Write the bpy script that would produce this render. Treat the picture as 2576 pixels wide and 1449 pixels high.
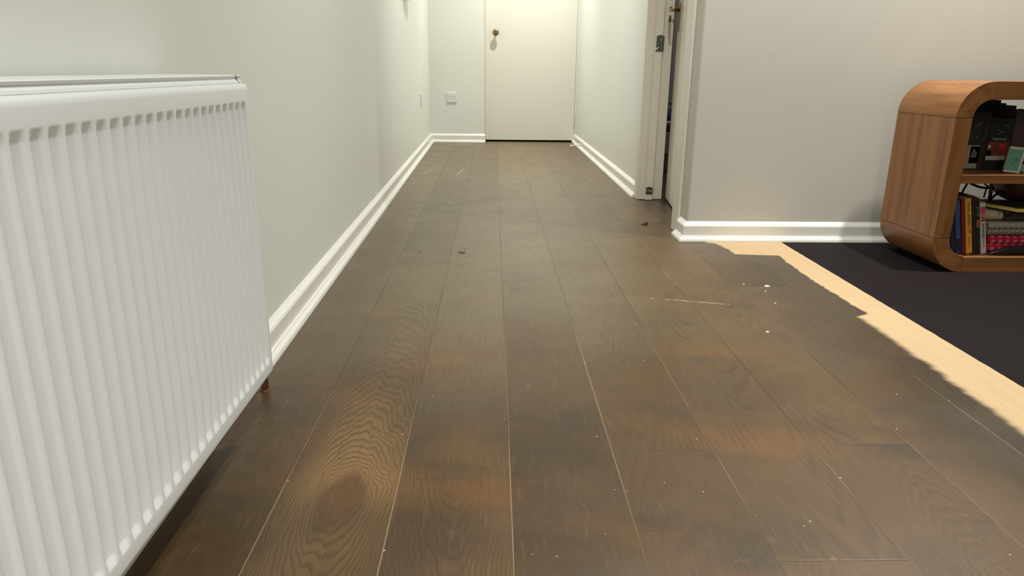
import bpy, bmesh, math, random
from mathutils import Vector, Matrix

for o in list(bpy.data.objects):
    bpy.data.objects.remove(o)
S = bpy.context.scene
COL = S.collection
random.seed(7)

# ------------------------------------------------------------------ camera
def make_camera():
    yaw, pitch, roll, f_px, h = .02813, .29388, -.011135, 1812.6, .65
    f = Vector((math.sin(yaw) * math.cos(pitch), math.cos(yaw) * math.cos(pitch), -math.sin(pitch)))
    r = Vector((math.cos(yaw), -math.sin(yaw), 0))
    d = f.cross(r)
    r2 = math.cos(roll) * r + math.sin(roll) * d
    d2 = -math.sin(roll) * r + math.cos(roll) * d
    cam = bpy.data.cameras.new('camera')
    cam.sensor_width = 36
    cam.lens = f_px / 2576 * 36
    cam.clip_start = .02
    co = bpy.data.objects.new('camera', cam)
    M = Matrix(((r2.x, -d2.x, -f.x, 0), (r2.y, -d2.y, -f.y, 0), (r2.z, -d2.z, -f.z, h), (0, 0, 0, 1)))
    co.matrix_world = M
    COL.objects.link(co)
    S.camera = co
make_camera()

# ------------------------------------------------------------------ world, lamps, exposure
W = bpy.data.worlds.new('world')
S.world = W
W.use_nodes = True
W.node_tree.nodes['Background'].inputs[0].default_value = (.9, .95, 1, 1)
W.node_tree.nodes['Background'].inputs[1].default_value = .0
S.view_settings.view_transform = 'Standard'
S.view_settings.look = 'None'
S.view_settings.gamma = 1
S.view_settings.use_curve_mapping = False
S.view_settings.exposure = 0.0

def lamp(name, loc, power, col, size=.12, spread=180):
    l = bpy.data.lights.new(name, 'AREA')
    l.shape = 'DISK'
    l.size = size
    l.energy = power
    l.color = col
    l.spread = math.radians(spread)
    o = bpy.data.objects.new(name, l)
    o.location = loc
    COL.objects.link(o)
WARM = (.985, 1.0, .935)
lamp('hall_lamp', (.30, 6.20, 2.42), 21, WARM, .10, 122)
lamp('hall_lamp', (.12, 4.5, 2.42), 14, WARM, .10, 108)
lamp('room_or_fill_lamp', (.75, -.75, 2.42), 48, WARM, .10, 125)
lamp('room_or_fill_lamp', (.75, -2.1, 2.42), 22, WARM, .10, 140)  # added fill light behind the camera, raises the ambient level
lamp('room_or_fill_lamp', (.55, 2.1, 2.42), 20, WARM, .10, 130)  # added fill light, brightens the left wall and mid room
lamp('room_or_fill_lamp', (1.87, 2.26, 2.42), 28, (1.0, .97, .88), .09, 125)
lamp('side_room_fill', (1.7, 4.0, 2.42), 9, (1.0, .96, .92), .3)  # added light with no known source, brightens the view through the gap

# ------------------------------------------------------------------ helpers
def srgb(r, g, b):
    def c(v):
        v /= 255
        return v / 12.92 if v <= .04045 else ((v + .055) / 1.055) ** 2.4
    return (c(r), c(g), c(b), 1)

def tag(o, label=None, cat=None, group=None, kind=None):
    if label: o['label'] = label
    if cat: o['category'] = cat
    if group: o['group'] = group
    if kind: o['kind'] = kind
    return o

def empty(name, loc=(0, 0, 0), rot=(0, 0, 0)):
    o = bpy.data.objects.new(name, None)
    o.location = loc
    o.rotation_euler = rot
    o.empty_display_size = .05
    COL.objects.link(o)
    return o

def obj(name, bm, mat=None, parent=None, bevel=0, smooth=False, loc=None, rot=None, seg=2):
    bmesh.ops.recalc_face_normals(bm, faces=bm.faces)
    me = bpy.data.meshes.new(name)
    bm.to_mesh(me)
    bm.free()
    o = bpy.data.objects.new(name, me)
    COL.objects.link(o)
    if mat: me.materials.append(mat)
    if parent: o.parent = parent
    if loc is not None: o.location = loc
    if rot is not None: o.rotation_euler = rot
    if bevel:
        m = o.modifiers.new('bevel', 'BEVEL')
        m.width = bevel
        m.segments = seg
        m.limit_method = 'ANGLE'
        m.angle_limit = math.radians(40)
    if smooth:
        for p in me.polygons: p.use_smooth = True
        if smooth != 'all':
            try:
                me.set_sharp_from_angle(angle=math.radians(35))
            except Exception:
                pass
    return o

def B():
    return bmesh.new()

def box(bm, x0, x1, y0, y1, z0, z1):
    v = [bm.verts.new(p) for p in ((x0, y0, z0), (x1, y0, z0), (x1, y1, z0), (x0, y1, z0),
                                   (x0, y0, z1), (x1, y0, z1), (x1, y1, z1), (x0, y1, z1))]
    for f in ((0, 3, 2, 1), (4, 5, 6, 7), (0, 1, 5, 4), (1, 2, 6, 5), (2, 3, 7, 6), (3, 0, 4, 7)):
        bm.faces.new([v[i] for i in f])
    return bm

def prism(bm, pts, z0, z1, axis='z'):
    """Extrude a closed outline. axis z: pts are (x, y); axis y: pts are (x, z)."""
    def P(p, t):
        return (p[0], p[1], t) if axis == 'z' else ((p[0], t, p[1]) if axis == 'y' else (t, p[0], p[1]))
    a = [bm.verts.new(P(p, z0)) for p in pts]
    b = [bm.verts.new(P(p, z1)) for p in pts]
    n = len(pts)
    bm.faces.new(a)
    bm.faces.new(b[::-1])
    for i in range(n):
        bm.faces.new((a[i], a[(i + 1) % n], b[(i + 1) % n], b[i]))
    return bm

def tube(bm, pts, r, n=10, caps=True):
    pts = [Vector(p) for p in pts]
    rings = []
    up = Vector((0, 0, 1))
    for i, p in enumerate(pts):
        t = (pts[min(i + 1, len(pts) - 1)] - pts[max(i - 1, 0)]).normalized()
        a = up if abs(t.dot(up)) < .95 else Vector((1, 0, 0))
        u = t.cross(a).normalized()
        v = t.cross(u).normalized()
        rr = r[i] if isinstance(r, (list, tuple)) else r
        rings.append([bm.verts.new(p + rr * (math.cos(2 * math.pi * k / n) * u + math.sin(2 * math.pi * k / n) * v)) for k in range(n)])
    for a, b in zip(rings, rings[1:]):
        for k in range(n):
            bm.faces.new((a[k], a[(k + 1) % n], b[(k + 1) % n], b[k]))
    if caps:
        bm.faces.new(rings[0])
        bm.faces.new(rings[-1][::-1])
    return bm

def lathe(bm, prof, n=24, M=None):
    """prof: (radius, height) along local z."""
    rings = []
    M = M or Matrix()
    for r, z in prof:
        if r < 1e-6:
            rings.append([bm.verts.new(M @ Vector((0, 0, z)))])
        else:
            rings.append([bm.verts.new(M @ Vector((r * math.cos(2 * math.pi * k / n), r * math.sin(2 * math.pi * k / n), z))) for k in range(n)])
    for a, b in zip(rings, rings[1:]):
        for k in range(n):
            q = [a[k % len(a)], a[(k + 1) % len(a)], b[(k + 1) % len(b)], b[k % len(b)]]
            u = []
            for w in q:
                if w not in u: u.append(w)
            if len(u) > 2: bm.faces.new(u)
    for e in (rings[0], rings[-1]):
        if len(e) > 2:
            bm.faces.new(e)
    return bm

def sweep(bm, path, prof, side=1):
    """Sweep a (distance, height) profile along a floor path with mitred corners; side=+1: profile grows to the left of travel."""
    n = len(path)
    P = [Vector(p) for p in path]
    rings = []
    for i in range(n):
        dirs = []
        if i > 0: dirs.append((P[i] - P[i - 1]).normalized())
        if i < n - 1: dirs.append((P[i + 1] - P[i]).normalized())
        ns = [Vector((-d.y, d.x)) * side for d in dirs]
        m = sum(ns, Vector((0, 0))).normalized()
        m = m / m.dot(ns[0])
        rings.append([bm.verts.new((P[i].x + m.x * d, P[i].y + m.y * d, z)) for d, z in prof])
    k = len(prof)
    for a, b in zip(rings, rings[1:]):
        for j in range(k):
            bm.faces.new((a[j], a[(j + 1) % k], b[(j + 1) % k], b[j]))
    bm.faces.new(rings[0])
    bm.faces.new(rings[-1][::-1])
    return bm

# ------------------------------------------------------------------ node expression helper
class E:
    def __init__(s, nt, sock): s.nt, s.s = nt, sock
    def _m(s, op, *a, clamp=False):
        n = s.nt.nodes.new('ShaderNodeMath')
        n.operation = op
        n.use_clamp = clamp
        for i, v in enumerate((s,) + a):
            if isinstance(v, E): s.nt.links.new(v.s, n.inputs[i])
            else: n.inputs[i].default_value = v
        return E(s.nt, n.outputs[0])
    def __add__(s, o): return s._m('ADD', o)
    __radd__ = __add__
    def __sub__(s, o): return s._m('SUBTRACT', o)
    def __rsub__(s, o): return (s * -1) + o
    def __mul__(s, o): return s._m('MULTIPLY', o)
    __rmul__ = __mul__
    def __truediv__(s, o): return s._m('DIVIDE', o)
    def floor(s): return s._m('FLOOR')
    def fract(s): return s._m('FRACT')
    def abs(s): return s._m('ABSOLUTE')
    def sin(s): return s._m('SINE')
    def exp(s): return s._m('EXPONENT')
    def sqrt(s): return s._m('SQRT')
    def min(s, o): return s._m('MINIMUM', o)
    def max(s, o): return s._m('MAXIMUM', o)
    def pow(s, o): return s._m('POWER', o)
    def clamp(s): return s._m('ADD', 0.0, clamp=True)
    def gt(s, o): return s._m('GREATER_THAN', o)
    def lt(s, o): return s._m('LESS_THAN', o)
    def step(s, a, b):
        n = s.nt.nodes.new('ShaderNodeMapRange')
        n.interpolation_type = 'SMOOTHSTEP'
        s.nt.links.new(s.s, n.inputs[0])
        n.inputs[1].default_value = a
        n.inputs[2].default_value = b
        return E(s.nt, n.outputs[0])
    def lin(s, a, b, c, d):
        n = s.nt.nodes.new('ShaderNodeMapRange')
        s.nt.links.new(s.s, n.inputs[0])
        for i, v in enumerate((a, b, c, d)): n.inputs[i + 1].default_value = v
        return E(s.nt, n.outputs[0])

def vec(nt, x, y, z=0.0):
    n = nt.nodes.new('ShaderNodeCombineXYZ')
    for i, v in enumerate((x, y, z)):
        if isinstance(v, E): nt.links.new(v.s, n.inputs[i])
        else: n.inputs[i].default_value = v
    return n.outputs[0]

def noise(nt, v, scale=1.0, detail=3.0, rough=.5):
    n = nt.nodes.new('ShaderNodeTexNoise')
    n.inputs['Scale'].default_value = scale
    n.inputs['Detail'].default_value = detail
    n.inputs['Roughness'].default_value = rough
    if v is not None: nt.links.new(v, n.inputs['Vector'])
    return E(nt, n.outputs[0])

def white(nt, v):
    n = nt.nodes.new('ShaderNodeTexWhiteNoise')
    n.noise_dimensions = '3D'
    nt.links.new(v, n.inputs['Vector'])
    return E(nt, n.outputs['Value'])

def mix(nt, a, b, f, mode='MIX'):
    n = nt.nodes.new('ShaderNodeMix')
    n.data_type = 'RGBA'
    n.blend_type = mode
    for sock, v in ((n.inputs[0], f), (n.inputs[6], a), (n.inputs[7], b)):
        if isinstance(v, E): nt.links.new(v.s, sock)
        elif isinstance(v, bpy.types.NodeSocket): nt.links.new(v, sock)
        else: sock.default_value = v
    return n.outputs[2]

def coords(nt, kind='Object'):
    n = nt.nodes.new('ShaderNodeTexCoord')
    sp = nt.nodes.new('ShaderNodeSeparateXYZ')
    nt.links.new(n.outputs[kind], sp.inputs[0])
    return n.outputs[kind], E(nt, sp.outputs[0]), E(nt, sp.outputs[1]), E(nt, sp.outputs[2])

def base(name):
    m = bpy.data.materials.new(name)
    m.use_nodes = True
    nt = m.node_tree
    return m, nt, nt.nodes['Principled BSDF']

def bump(nt, p, h, strength, dist):
    b = nt.nodes.new('ShaderNodeBump')
    b.inputs['Strength'].default_value = strength
    b.inputs['Distance'].default_value = dist
    nt.links.new(h.s, b.inputs['Height'])
    nt.links.new(b.outputs[0], p.inputs['Normal'])

def plain(name, col, rough=.5, metal=0.0, var=.06, scale=40, bstr=0.0, bscale=60, bdist=.001, spec=.5, aniso=None):
    m, nt, p = base(name)
    c, x, y, z = coords(nt)
    if aniso:
        c = vec(nt, x * aniso[0], y * aniso[1], z * aniso[2])
    n = noise(nt, c, scale, 3)
    dark = tuple(v * (1 - var * 2) for v in col[:3]) + (1,)
    lite = tuple(min(1, v * (1 + var * 2)) for v in col[:3]) + (1,)
    nt.links.new(mix(nt, dark, lite, n), p.inputs['Base Color'])
    p.inputs['Roughness'].default_value = rough
    p.inputs['Metallic'].default_value = metal
    p.inputs['Specular IOR Level'].default_value = spec
    if bstr:
        bump(nt, p, noise(nt, c, bscale, 4), bstr, bdist)
    return m

# ------------------------------------------------------------------ materials
M_WALL = plain('wall_paint', (.79, .795, .745, 1), .42, var=.008, scale=3, bstr=.12, bscale=90, bdist=.002)
M_WALL2 = plain('wall_paint_living_room', (.585, .568, .52, 1), .5, var=.008, scale=3, bstr=.12, bscale=90, bdist=.002)
M_CEIL = plain('ceiling_paint', (.82, .81, .78, 1), .7, var=.01, scale=3)
M_GLOSS = plain('white_gloss_paint', (.83, .81, .76, 1), .28, var=.01, scale=9, bstr=.08, bscale=45, bdist=.0015)
M_DOOR = plain('cream_door_paint', (.80, .775, .69, 1), .33, var=.01, scale=4, bstr=.05, bscale=60)
M_RAD = plain('radiator_enamel', (.82, .84, .85, 1), .34, var=.008, scale=10, bstr=.03, bscale=150, bdist=.0006)
M_RADDARK = plain('dark_gap', (.05, .045, .04, 1), .8)
M_BRASS = plain('brass', (.36, .25, .10, 1), .24, 1.0, var=.1, scale=30)
M_COPPER = plain('copper_pipe', (.16, .07, .04, 1), .5, .6, var=.2, scale=40)
M_STEEL = plain('grey_steel', (.12, .14, .11, 1), .42, .85, var=.25, scale=90)
M_CHROME = plain('bright_screw_metal', (.75, .77, .72, 1), .25, .9)
M_SLOT = plain('dark_slot', (.09, .07, .045, 1), .7)
M_PLASTIC = plain('white_plastic', (.80, .77, .76, 1), .35, var=.01)
M_BLACK = plain('black_metal', (.012, .011, .010, 1), .45)
M_PAGES = plain('paper_pages', (.55, .49, .36, 1), .9, var=.12, scale=90, aniso=(1, 1, 20))
M_OLIVE = plain('olive_glass', (.33, .28, .12, 1), .3, var=.1)

def floor_material():
    m, nt, p = base('stained_oak_boards')
    c, x, y, z = coords(nt)
    wdt = .1838
    q = (x - .0305) / wdt
    k = q.floor()
    u = (q - k) * wdt                       # distance from the board's left edge
    # joint offsets per board
    ramp = nt.nodes.new('ShaderNodeValToRGB')
    ramp.color_ramp.interpolation = 'CONSTANT'
    offs = {-4: .9, -3: 1.419, -2: .423, -1: 1.591, 0: .30, 1: 1.146, 2: .84, 3: 1.166, 4: .15, 5: 1.585, 6: .9, 7: .3, 8: 1.5}
    els = ramp.color_ramp.elements
    keys = sorted(offs)
    els[0].position = 0
    els[0].color = (offs[-4] / 2.02,) * 3 + (1,)
    els[1].position = 1 / 13
    els[1].color = (offs[-3] / 2.02,) * 3 + (1,)
    for i, kk in enumerate(keys):
        if i < 2: continue
        e = els.new(i / 13)
        e.color = (offs[kk] / 2.02,) * 3 + (1,)
    nt.links.new(((k + 4.5) / 13).s, ramp.inputs[0])
    L = 2.02
    t = y / L - E(nt, ramp.outputs[0])
    bid = t.floor()
    v = (t - bid) * L                       # distance along the board
    rnd = white(nt, vec(nt, k, bid, 3.3))
    rnd2 = white(nt, vec(nt, k, bid, 8.1))
    rnd3 = white(nt, vec(nt, bid, k, 5.7))
    # the board with the big knot, left of centre and near the camera
    hero = k.gt(-2.5) * k.lt(-1.5) * y.lt(2.443)
    # grain field: growth rings cut at a slant, so arches down the middle and straight lines at the sides
    hc = hero
    xc = (k + .5) * wdt + .0305 + (rnd - .5) * .09
    xc = xc * (1 - hc) + hc * -.236
    dyr = (v - rnd2 * L) * (1 - hc) + (y - 1.005) * hc
    w1 = (noise(nt, vec(nt, x * 20, y * 7, rnd * 40), 1, 3, .55) - .5)
    w2 = (noise(nt, vec(nt, x * 8, y * 4.5, rnd * 25 + 7), 1, 3, .5) - .5)
    ax = x - xc + w2 * .05 + w1 * .016
    dys = dyr + w2 * .10 + w1 * .03 + (noise(nt, vec(nt, x * 30, y * 2.5, rnd * 11), 1, 2) - .5) * .10
    ay = (dys * dys + .0003).pow(.25) * (hc * -.02 + .20) * (dys.step(-.10, .10) * .35 + .65)
    rr = (ax * ax + ay * ay).sqrt()
    F = rr * (rnd3 * 60 + 155)
    saw = F.fract()
    ring = saw.step(.30, .90) * (1 - saw.step(.90, 1.0))
    fine = noise(nt, vec(nt, x * 420, y * 11, rnd * 20), 1, 2, .6)
    fine2 = noise(nt, vec(nt, x * 170, y * 14, rnd * 31), 1, 3, .6)
    gstr = ((rnd2 * .30 + .16) * (1 - hero) + hero * (y.lin(1.45, 2.2, .88, .22))) * (noise(nt, vec(nt, x * 7, y * 2.6, rnd2 * 9), 1, 2).step(.40, .62) * (1 - hero * .55) + hero * .55)
    # stain tone: blotchy, brushed on by hand
    bl = noise(nt, vec(nt, x * 2.6, y * 3.4, rnd * 6), 1, 4, .55)
    bl2 = noise(nt, vec(nt, x * 2.2, y * 4.6, 17.0), 1, 3, .5)
    bl3 = noise(nt, vec(nt, x * 6.0, y * 12.0, rnd * 3 + 4), 1, 4, .6)
    brown = (.098, .053, .018, 1)
    dark = (.036, .021, .010, 1)
    orange = (.180, .074, .019, 1)
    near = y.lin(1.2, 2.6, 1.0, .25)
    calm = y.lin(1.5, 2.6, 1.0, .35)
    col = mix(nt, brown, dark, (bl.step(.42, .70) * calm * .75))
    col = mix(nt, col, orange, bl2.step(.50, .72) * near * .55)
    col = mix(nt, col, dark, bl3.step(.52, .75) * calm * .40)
    # lighter olive grey tone further in, starting at a ragged edge
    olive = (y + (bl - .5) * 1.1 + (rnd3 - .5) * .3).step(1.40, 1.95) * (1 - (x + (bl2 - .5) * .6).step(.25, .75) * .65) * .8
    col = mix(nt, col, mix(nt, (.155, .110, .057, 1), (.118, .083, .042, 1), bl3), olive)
    # darker tone towards the bare strip
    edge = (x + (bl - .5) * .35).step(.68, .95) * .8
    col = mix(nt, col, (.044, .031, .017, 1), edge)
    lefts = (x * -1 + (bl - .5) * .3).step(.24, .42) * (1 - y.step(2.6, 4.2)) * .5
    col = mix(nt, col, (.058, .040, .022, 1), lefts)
    # board to board shift
    tone = rnd3 * .32 + .86
    hsv = nt.nodes.new('ShaderNodeHueSaturation')
    nt.links.new(tone.s, hsv.inputs['Value'])
    nt.links.new(col, hsv.inputs['Color'])
    col = hsv.outputs[0]
    col = mix(nt, col, (.030, .015, .006, 1), ring * gstr * y.lin(1.5, 2.8, 1.0, .4))
    col = mix(nt, col, (.27, .155, .055, 1), hero * rr.step(.030, .05) * (1 - rr.step(.06, .13)) * (1 - ring * .6) * (dyr.step(-.08, .06) * .5 + .25))
    col = mix(nt, col, (.125, .052, .016, 1), hero * (1 - rr.step(.028, .042)) * .65)
    col = mix(nt, col, (.05, .03, .015, 1), fine.step(.50, .72) * .55)
    col = mix(nt, col, (.22, .14, .075, 1), fine2.step(.54, .75) * .22)
    # faint scuffs and pale scratches
    sc = noise(nt, vec(nt, x * 30 + y * 12, y * 30, 2.0), 1, 4, .7)
    scm = noise(nt, vec(nt, x * 3, y * 3, 40.0), 1, 2).step(.52, .68)
    col = mix(nt, col, (.33, .26, .19, 1), sc.step(.62, .74) * scm * .28)
    def seg(ax, ay, bx, by, w):
        lx, ly = bx - ax, by - ay
        n2 = lx * lx + ly * ly
        h = (((x - ax) * lx + (y - ay) * ly) / n2).clamp()
        dx = x - ax - h * lx
        dy = y - ay - h * ly
        return 1 - (dx * dx + dy * dy).sqrt().step(w * .4, w)
    s = seg(-.2295, 3.70, -.206, 3.605, .006)
    for a in ((.477, 2.046, .693, 1.987, .007), (.5816, 2.376, .583, 2.19, .003), (-.2035, 4.95, -.232, 4.65, .007),
              (-.386, 5.04, -.458, 4.64, .006), (.219, 3.6, .2185, 3.37, .003), (.3965, 3.605, .3965, 3.39, .003),
              ):
        s = s.max(seg(*a))
    brk = noise(nt, vec(nt, x * 40, y * 40, 9.0), 1, 3).step(.40, .55)
    col = mix(nt, col, (.55, .45, .33, 1), s * brk * .45)
    # pale bare strip between the stained boards and the old dark floor
    fc = nt.nodes.new('ShaderNodeFloatCurve')
    cu = fc.mapping.curves[0]
    pts = [(.5, 1.0), (1.20, 1.0095), (1.33, 1.0174), (1.43, 1.0153), (1.53, 1.0262), (1.60, 1.0208), (1.71, 1.0244), (1.79, 1.0244),
           (1.889, 1.0225), (1.897, 1.060), (1.96, 1.0574), (2.06, 1.0552), (2.23, 1.0512), (2.43, 1.0552), (2.575, 1.062),
           (2.583, .962), (2.590, .905), (2.637, .903), (2.70, .8985), (2.76, .882), (2.785, .84)]
    cu.points[0].location = (0, 0)
    cu.points[1].location = (1, 1)
    for yy, xx in pts:
        pt = cu.points.new((yy - .4) / 2.6, (xx - .8) / .4)
    cu.points[0].location = (0, .5)
    for pt in cu.points: pt.handle_type = 'VECTOR'
    fc.mapping.update()
    nt.links.new(((y - .4) / 2.6).s, fc.inputs['Value'])
    bx = E(nt, fc.outputs[0]) * .4 + .8
    rag = (noise(nt, vec(nt, x * 9, y * 28, 1.0), 1, 4, .6) - .5) * .030
    soft = x - bx + rag
    soft = soft / (y.lin(1.85, 1.95, .014, .0035))
    pale = soft.step(-1.0, 1.0) * y.lt(2.9) * x.gt(.80)
    fl = noise(nt, vec(nt, x * 90, y * 4, 5.0), 1, 3)
    palecol = mix(nt, (.60, .43, .245, 1), (.50, .345, .185, 1), fl)
    col = mix(nt, col, palecol, pale)
    wob = (noise(nt, vec(nt, 0.0, y * 22, 2.0), 1, 3) - .5) * .006
    oldm = (x + wob).step(1.1545, 1.1575)
    bl4 = noise(nt, vec(nt, x * 5, y * 3, 30.0), 1, 3)
    old = mix(nt, (.008, .0052, .0062, 1), (.013, .0085, .010, 1), bl4)
    col = mix(nt, col, old, oldm)
    # gaps: dark in places, filled pale in places
    du = u.min(wdt - u)
    gap = 1 - (du / y.lin(1.0, 4.0, 1.0, 1.8)).step(.0005, .0013)
    fillpale = noise(nt, vec(nt, k * 7.3, y * 1.1, 3.0), 1, 2)
    gapcol = mix(nt, (.020, .010, .005, 1), (.29, .21, .12, 1), fillpale.step(.44, .54) * (1 - y.step(1.5, 2.0) * .96))
    gstrn = noise(nt, vec(nt, k * 3.1, y * 2.3, 12.0), 1, 2).lin(.3, .55, .45, .95) * (1 - oldm * .7) * (1 - pale * .85)
    col = mix(nt, col, gapcol, gap * gstrn)
    dv = v.min(L - v)
    jg = 1 - dv.step(.0006, .0018)
    col = mix(nt, col, (.03, .017, .009, 1), jg * .6 * (1 - pale * .7) * (1 - oldm))
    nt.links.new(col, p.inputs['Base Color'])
    rg = noise(nt, vec(nt, x * 6, y * 6, 8.0), 1, 3).lin(.3, .7, .30, .40) + fine * .05 + pale * .3 + oldm * .10
    nt.links.new(rg.s, p.inputs['Roughness'])
    nt.links.new((oldm * -.48 + .62).s, p.inputs['Specular IOR Level'])
    h = fine * .25 + (1 - ring * .25) + (gap * -1.6) + (jg * -1.2) + noise(nt, c, 14, 2) * .6
    bump(nt, p, h, .20, .0008)
    return m

def cabinet_wood(name, sx, sy, sz, tone=1.0):
    m, nt, p = base(name)
    c, x, y, z = coords(nt)
    v = vec(nt, x * sx, y * sy, z * sz)
    a = noise(nt, v, 1, 3, .5)
    b = noise(nt, vec(nt, x * sx * 6, y * sy * 6, z * sz * 6), 1, 3, .6)
    sp = noise(nt, vec(nt, x * sx * 2.2, y * sy * 4, z * sz * 2.2), 1, 2)
    t = lambda r, g, bb: (r * tone, g * tone, bb * tone, 1)
    col = mix(nt, t(.290, .125, .041), t(.205, .084, .027), a.step(.38, .64))
    col = mix(nt, col, t(.36, .165, .065), b.step(.5, .8) * .35)
    col = mix(nt, col, t(.12, .05, .022), sp.step(.60, .72) * .55)
    nt.links.new(col, p.inputs['Base Color'])
    p.inputs['Roughness'].default_value = .42
    bump(nt, p, b, .08, .0006)
    return m
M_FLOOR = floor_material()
M_CAB_V = cabinet_wood('cabinet_wood_upright', 26, 26, 1.6)
M_CAB_Y = cabinet_wood('cabinet_wood_staves', 30, 2.2, 30, 1.06)
M_CAB_X = cabinet_wood('cabinet_wood_flat', 1.6, 26, 26, .95)

# ------------------------------------------------------------------ room shell
H = 2.45
def lx(y): return -.514 - .0099 * y           # the hall's left wall, very slightly out of square

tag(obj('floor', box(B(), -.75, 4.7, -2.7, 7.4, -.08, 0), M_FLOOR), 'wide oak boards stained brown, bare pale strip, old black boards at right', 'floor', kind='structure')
tag(obj('ceiling', box(B(), -.75, 4.7, -2.7, 7.4, H, H + .1), M_CEIL), 'white ceiling above hall and living room', 'ceiling', kind='structure')
tag(obj('wall_left', prism(B(), [(lx(-2.7), -2.7), (lx(7.0), 7.0), (-.75, 7.0), (-.75, -2.7)], 0, H), M_WALL), 'long white wall at left, behind the radiator', 'wall', kind='structure')
YB = 6.836
bm = box(B(), lx(YB) - .02, -.083, YB, YB + .16, 0, H)
box(bm, -.083, .80, YB, YB + .16, 2.02, H)
tag(obj('wall_back', bm, M_WALL), 'white end wall left of and above the cream door', 'wall', kind='structure')
bm = box(B(), .776, .895, 3.84, 7.1, 0, H)
box(bm, .776, .895, 2.96, 3.84, 2.03, H)
tag(obj('wall_right', bm, M_WALL), 'white wall on right of the hall, beyond the open doorway', 'wall', kind='structure')
tag(obj('wall_middle', box(B(), .777, 4.7, 2.82, 2.955, 0, H), M_WALL2, bevel=.006), 'greyish white wall facing the camera behind the bookcase', 'wall', kind='structure')
bm = box(B(), 4.5, 4.7, -2.7, 2.82, 0, H)
tag(obj('wall_east', bm, M_WALL2), 'living room side wall out of view at right', 'wall', kind='structure')
tag(obj('wall_rear', box(B(), -.75, 4.7, -2.8, -2.6, 0, H), M_WALL2), 'living room wall behind the camera', 'wall', kind='structure')
M_ROOM = plain('side_room_paint', (.36, .34, .31, 1), .6)
bm = box(B(), .895, 2.9, 5.4, 5.5, 0, H)
box(bm, 2.8, 2.9, 2.955, 5.4, 0, H)
tag(obj('wall_side', bm, M_ROOM), 'grey blue wall of the room seen through the door gap', 'wall', kind='structure')

SK = [(0, 0), (.034, 0), (.0335, .006), (.031, .012), (.026, .0165), (.0225, .0175), (.0215, .021), (.016, .0225), (.016, .060), (.013, .0655), (.006, .072), (0, .0785)]
bm = sweep(B(), [(lx(-2.5), -2.5), (lx(YB), YB), (-.072, YB)], SK, -1)
tag(obj('baseboard_left', bm, M_GLOSS, bevel=.001), 'white baseboard with quarter round bead, left wall and round to the end door', 'baseboard', kind='structure')
bm = sweep(B(), [(.776, 3.83), (.776, 6.95)], SK, 1)
tag(obj('baseboard_right', bm, M_GLOSS, bevel=.001), 'white baseboard with bead along right hall wall beyond the doorway', 'baseboard', kind='structure')
bm = sweep(B(), [(4.5, 2.82), (.777, 2.82), (.777, 2.922)], SK, 1)
tag(obj('baseboard_middle', bm, M_GLOSS, bevel=.001), 'white baseboard with bead behind the bookcase, turning the wall corner', 'baseboard', kind='structure')

# doorway frame (far jamb carries the lock keep, near jamb the leaf)
M_FRAME = plain('frame_paint', (.79, .745, .65, 1), .35, var=.012, scale=8, bstr=.10, bscale=60, bdist=.0015)
bm = prism(B(), [(.758, 3.83), (.758, 3.771), (.760, 3.768), (.795, 3.766), (.8035, 3.748), (.838, 3.748), (.848, 3.774), (.893, 3.777), (.895, 3.784), (.895, 3.84), (.776, 3.84), (.776, 3.83)], .002, 2.03)
t1 = tag(obj('trim_1', bm, M_FRAME, bevel=.0015), 'cream painted far jamb of the side doorway with metal plates', 'door frame', kind='structure')
bm = prism(B(), [(.767, 2.927), (.777, 2.927), (.777, 2.955), (.90, 2.955), (.90, 3.030), (.767, 3.030)], .002, 2.03)
tag(obj('trim_2', bm, M_FRAME, bevel=.002), 'cream painted near jamb of the side doorway at wall corner', 'door frame', kind='structure')
bm = prism(B(), [(-.083, YB - .003), (-.071, YB - .003), (-.071, YB + .135), (-.083, YB + .135)], 0, 2.02)
tag(obj('trim_3', bm, M_FRAME, bevel=.001), 'narrow cream jamb left of the end door', 'door frame', kind='structure')
bm = prism(B(), [(.762, YB + .10), (.776, YB + .085), (.776, YB + .16), (.762, YB + .16)], .0, 2.02)
tag(obj('trim_4', bm, M_FRAME, bevel=.001), 'narrow cream jamb right of the end door', 'door frame', kind='structure')

def plate(name, x0, x1, z0, z1, y, parent, mat=M_STEEL, arch=.006):
    n = 8
    pts = [(x0, z0 + .002), (x0 + .002, z0), (x1 - .003, z0), (x1, z0 + .003)]
    for i in range(n + 1):
        a = i / n
        pts.append((x1 + (x0 - x1) * a, z1 - arch * (2 * a - 1) ** 2))
    return obj(name, prism(B(), pts, y - .0035, y + .0005, 'y'), mat, parent, bevel=.0005)
pl1 = plate('catch_plate', .8075, .846, .745, .823, 3.748, t1)
tag(pl1, 'long grey metal catch plate')
obj('screw', lathe(B(), [(0, 0), (.003, 0), (.003, .0015), (0, .0018)], 10, Matrix.Translation((.829, 3.7445, .800)) @ Matrix.Rotation(math.pi / 2, 4, 'X')), M_CHROME, pl1)
for hx in (.8165, .836):
    obj('screw_hole', lathe(B(), [(0, 0), (.0018, 0), (.0018, .0006), (0, .0006)], 8, Matrix.Translation((hx, 3.7445, .796)) @ Matrix.Rotation(math.pi / 2, 4, 'X')), M_SLOT, pl1)
obj('catch_arm', tube(B(), [(.803, 3.7425, .752), (.8185, 3.7425, .765)], .0022, 8), M_CHROME, pl1)
obj('catch_hole', lathe(B(), [(0, 0), (.004, 0), (.004, .0006), (0, .0006)], 12, Matrix.Translation((.826, 3.7445, .762)) @ Matrix.Rotation(math.pi / 2, 4, 'X')), M_SLOT, pl1)
pl2 = plate('catch_plate', .802, .837, .033, .071, 3.748, t1, M_STEEL, .005)
tag(pl2, 'small square dark metal plate near the floor')
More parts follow.
